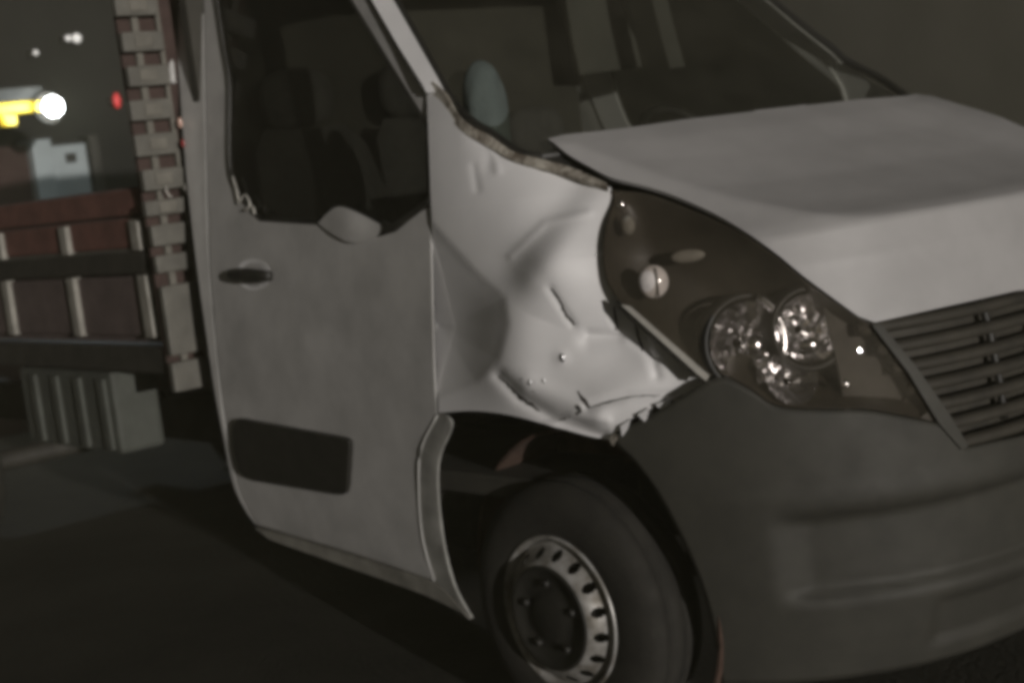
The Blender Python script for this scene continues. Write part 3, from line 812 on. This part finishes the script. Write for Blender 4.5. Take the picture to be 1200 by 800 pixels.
# headboard behind the cab: stacked pale slats with bolts
hb = thing('headboard', '', '')
for k in list(hb.keys()): del hb[k]
hb.parent = van
YH = -1.68
def z_at(v, u): return float(on(u, v, 1, YH)[2])
rows = [(-7, 19, 165), (37, 60, 168), (76, 100, 172), (116, 140, 180), (155, 181, 190), (196, 221, 193), (232, 250, 205)]
slat_mesh = None
for (v0, v1, uu) in rows:
    zt, zb_ = z_at(v0, uu), z_at(v1, uu)
    for sd in (1, -1):
        s = box('slat', ((.90 if sd > 0 else -1.05), YH - .03, zb_), ((1.05 if sd > 0 else -.90), YH, zt), PALE, hb, .005)
        s.data.transform(Matrix.Translation((random.uniform(-.006, .006), 0, random.uniform(-.004, .004)))); cx = sd * .975; zc_ = (zt + zb_) / 2; box('bolt_plate', (cx - .032, YH + .001, zc_ - .02), (cx + .032, YH + .006, zc_ + .02), PLATE, s, .004)
    box('slat', (-.80, YH - .03, zb_), (.80, YH, zt), PALE, hb, .005)
for (v0, v1, uu, xo) in ((261, 286, 205, 1.045), (296, 317, 210, 1.045), (331, 414, 220, 1.04), (420, 455, 230, 1.045)):
    zt, zb_ = z_at(v0, uu), z_at(v1, uu)
    for sd in (1, -1): box('slat', (min(sd * .85, sd * xo), YH - .03, zb_), (max(sd * .85, sd * xo), YH, zt), PALE, hb, .006)
for x in (.89, -.89): box('upright', (x - .008, YH - .045, .9), (x + .008, YH - .032, 2.3), PLATE, hb, .003)
for x in (.975, -.975): box('upright', (x - .012, YH - .05, .9), (x + .012, YH - .034, 2.3), PLATE, hb, .003)
box('backing', (-1.03, YH - .075, .9), (1.03, YH - .055, 2.28), BACKB, hb, .003)
def lamp_at(name, u, v, y, sz, m, parent=van):
    c = on(u, v, 1, y); bm = bmesh.new(); bmesh.ops.create_uvsphere(bm, u_segments=12, v_segments=8, radius=1)
    for vt in bm.verts: vt.co = Vector((vt.co.x * sz[0], vt.co.y * sz[1], vt.co.z * sz[2])) + Vector(c)
    me = bpy.data.meshes.new(name); bm.to_mesh(me); bm.free(); me.materials.append(m); me.polygons.foreach_set('use_smooth', [True] * len(me.polygons))
    o = bpy.data.objects.new(name, me); COL.objects.link(o)
    if parent: o.parent = parent
    return o
lamp_at('side_marker', 211, 144, YH + .02, (.008, .01, .018), AMBER, hb)
lamp_at('side_marker', 214, 168, YH + .02, (.006, .01, .014), REDREF, hb)
for (u, v) in ((195, 224), (217, 222)):
    c = on(u, v, 1, YH + .012); tube('lashing_hook', [c + [0, 0, .02], c + [.006, .012, 0], c + [0, .016, -.018], c + [-.012, .010, -.022]], .004, CHROME_R, hb, 6)
# ribbed storage box under the bed
sb = box('storage_box', (.80, -3.10, .615), (.985, -2.28, .925), BOXPL, van, .02)
for yy in (-2.35, -2.55, -2.75, -2.95): box('rib', (.975, yy - .03, .63), (1.0, yy + .03, .90), BOXPL, sb, .008)

# ------------------------------------------------------------------ cloth on the dashboard
def bag():
    """a crumpled bag standing on the dashboard"""
    c = on(566, 108, 1, -.17); bm = bmesh.new(); bmesh.ops.create_uvsphere(bm, u_segments=24, v_segments=18, radius=1)
    for vt in bm.verts:
        x, y, z = vt.co; k = 1 - .08 * max(0, z) + .07 * math.sin(5 * x + 3 * z) + .06 * math.sin(7 * y - 4 * z)
        vt.co = Vector((c[0] + x * .062 * k, c[1] + y * .055 * k, 1.63 + .155 * math.copysign(abs(z) ** .6, z)))
    me = bpy.data.meshes.new('bag'); bm.to_mesh(me); bm.free(); me.materials.append(RAG); me.polygons.foreach_set('use_smooth', [True] * len(me.polygons))
    o = bpy.data.objects.new('bag', me); COL.objects.link(o)
    o['label'] = 'pale greenish bag standing on the dashboard behind the windscreen corner'; o['category'] = 'bag'
bag()

# ------------------------------------------------------------------ background, far left
YB = -7.6
def bpt(u, v, y=YB): return on(u, v, 1, y)
shop = thing('shop_building', 'dark low building with pale door panel behind the flatbed', 'building', (-4, YB - 3, 0))
def bbox(name, lo, hi, m, bev=.01, parent=shop):
    o = box(name, lo, hi, m, parent, bev); o.matrix_parent_inverse = Matrix.Translation(-Vector(parent.location)) if parent else Matrix(); return o
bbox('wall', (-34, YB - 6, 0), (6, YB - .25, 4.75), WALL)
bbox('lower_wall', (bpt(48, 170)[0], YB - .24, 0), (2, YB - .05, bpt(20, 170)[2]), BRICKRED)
a, b = bpt(33, 165), bpt(56, 165); bbox('column', (b[0], YB - .2, 0), (a[0], YB + .05, a[2]), PALEPANEL)
a, b = bpt(66, 170), bpt(106, 170); dp = bbox('door_panel', (b[0], YB - .2, .1), (a[0], YB - .08, a[2]), PALEPANEL)
c = bpt(88, 184); o = box('vent', (c[0] - .04, YB - .078, c[2] - .033), (c[0] + .04, YB - .06, c[2] + .033), BLACK, dp, .004); o.matrix_parent_inverse = Matrix()
bbox('door_frame', (b[0] - .10, YB - .22, 0), (b[0] - .02, YB - .05, a[2] + .05), DARKMETAL)
bbox('cornice', (-34, YB - .24, 4.6), (2, YB - .1, 4.68), DARKMETAL)
for o in shop.children_recursive: o.matrix_parent_inverse = Matrix.Translation(-Vector(shop.location)) if o.parent == shop else Matrix()

can = thing('shop_canopy', 'bright yellow lit canopy strip ending at the white floodlight', 'canopy', (-2.5, YB + 1, 2.2))
Yc = YB + 1.2
p0, p1 = on(47, 118, 1, Yc), on(-60, 118, 1, Yc); q0 = on(47, 130, 1, Yc)
def ch(o, parent): o.parent = parent; o.matrix_parent_inverse = Matrix.Translation(-Vector(parent.location)); return o
ch(box('fascia', (p0[0], Yc - .08, q0[2]), (p1[0], Yc, p0[2]), YELLOW, None, .01), can)
g0, g1 = on(4, 135, 1, Yc), on(19, 147, 1, Yc)
ch(prism('lower_sign', [on(2, 134, 1, Yc), on(19, 135, 1, Yc), on(20, 146, 1, Yc), on(8, 147, 1, Yc)], (0, -.08, 0), YELLOW), can)
ch(box('roof_slab', (p0[0] - .02, Yc - 1.1, p0[2] + .004), (p1[0], Yc + .02, p0[2] + .09), DARKMETAL, None, .01), can)
fl = thing('floodlight', 'dazzling round white floodlight at the end of the yellow canopy', 'lamp', tuple(on(62, 125, 1, Yc + .1)))
lc = np.array(fl.location)
ld_ = lamp_at('lamp_glass', 62, 125, Yc + .1, (.066, .045, .062), LAMPGLOW, None); ch(ld_, fl)
ch(lathe('lamp_housing', [(-.10, .001), (-.09, .06), (-.02, .095), (.01, .10), (.01, .09)], DARKMETAL, None, 24, lc + [0, -.06, 0], np.array([[0, 1, 0], [1, 0, 0], [0, 0, 1.]])), fl)
ch(tube('bracket', [lc + [0, -.18, 0], lc + [.05, -.5, .05], lc + [.2, -1.0, .1]], .03, DARKMETAL), fl)
pl = bpy.data.lights.new('floodlight_light', 'POINT'); pl.energy = 22; pl.color = (.80, .93, 1.0); pl.shadow_soft_size = .12
po = bpy.data.objects.new('floodlight_light', pl); COL.objects.link(po); po.location = lc + [.05, .25, -.05]
for (u, v, s, lab, m) in ((90, 45, .055, 'brighter of two tiny pale lamps high on the dark wall', SMALLGLOW), (80, 45, .035, 'fainter tiny pale lamp left beside the brighter one on the dark wall', SMALLGLOW),
                       (42, 62, .03, 'lone faint pale lamp on the dark wall above the floodlight', SMALLGLOW), (137, 118, .045, 'small red lamp on the dark wall beside the flatbed headboard', REDGLOW)):
    t = thing('wall_lamp', lab, 'lamp', tuple(on(u, v, 1, YB - .15)), 'small lamps on the dark wall')
    ch(lamp_at('lamp_glass', u, v, YB - .15, (s * .64, s * .5, s * .64 * (2 if m is REDGLOW else 1)), m, None), t)
    c = np.array(t.location); ch(box('bracket', c + [-.03, -.12, -.02], c + [.03, -.03, .02], DARKMETAL, None, .004), t)

# ------------------------------------------------------------------ thin haze, added to lift the dark tones like a lens veil
def haze():
    m = bpy.data.materials.new('haze_air'); m.use_nodes = True; t = m.node_tree; t.nodes.clear()
    o = t.nodes.new('ShaderNodeOutputMaterial'); v = t.nodes.new('ShaderNodeVolumePrincipled')
    v.inputs['Color'].default_value = (.98, .93, .64, 1); v.inputs['Density'].default_value = HAZE; v.inputs['Anisotropy'].default_value = 0
    t.links.new(v.outputs[0], o.inputs['Volume'])
    b = box('haze', (-95, -95, -1.0), (95, 95, 4.95), m, None, 0); b['kind'] = 'stuff'
if HAZE: haze()
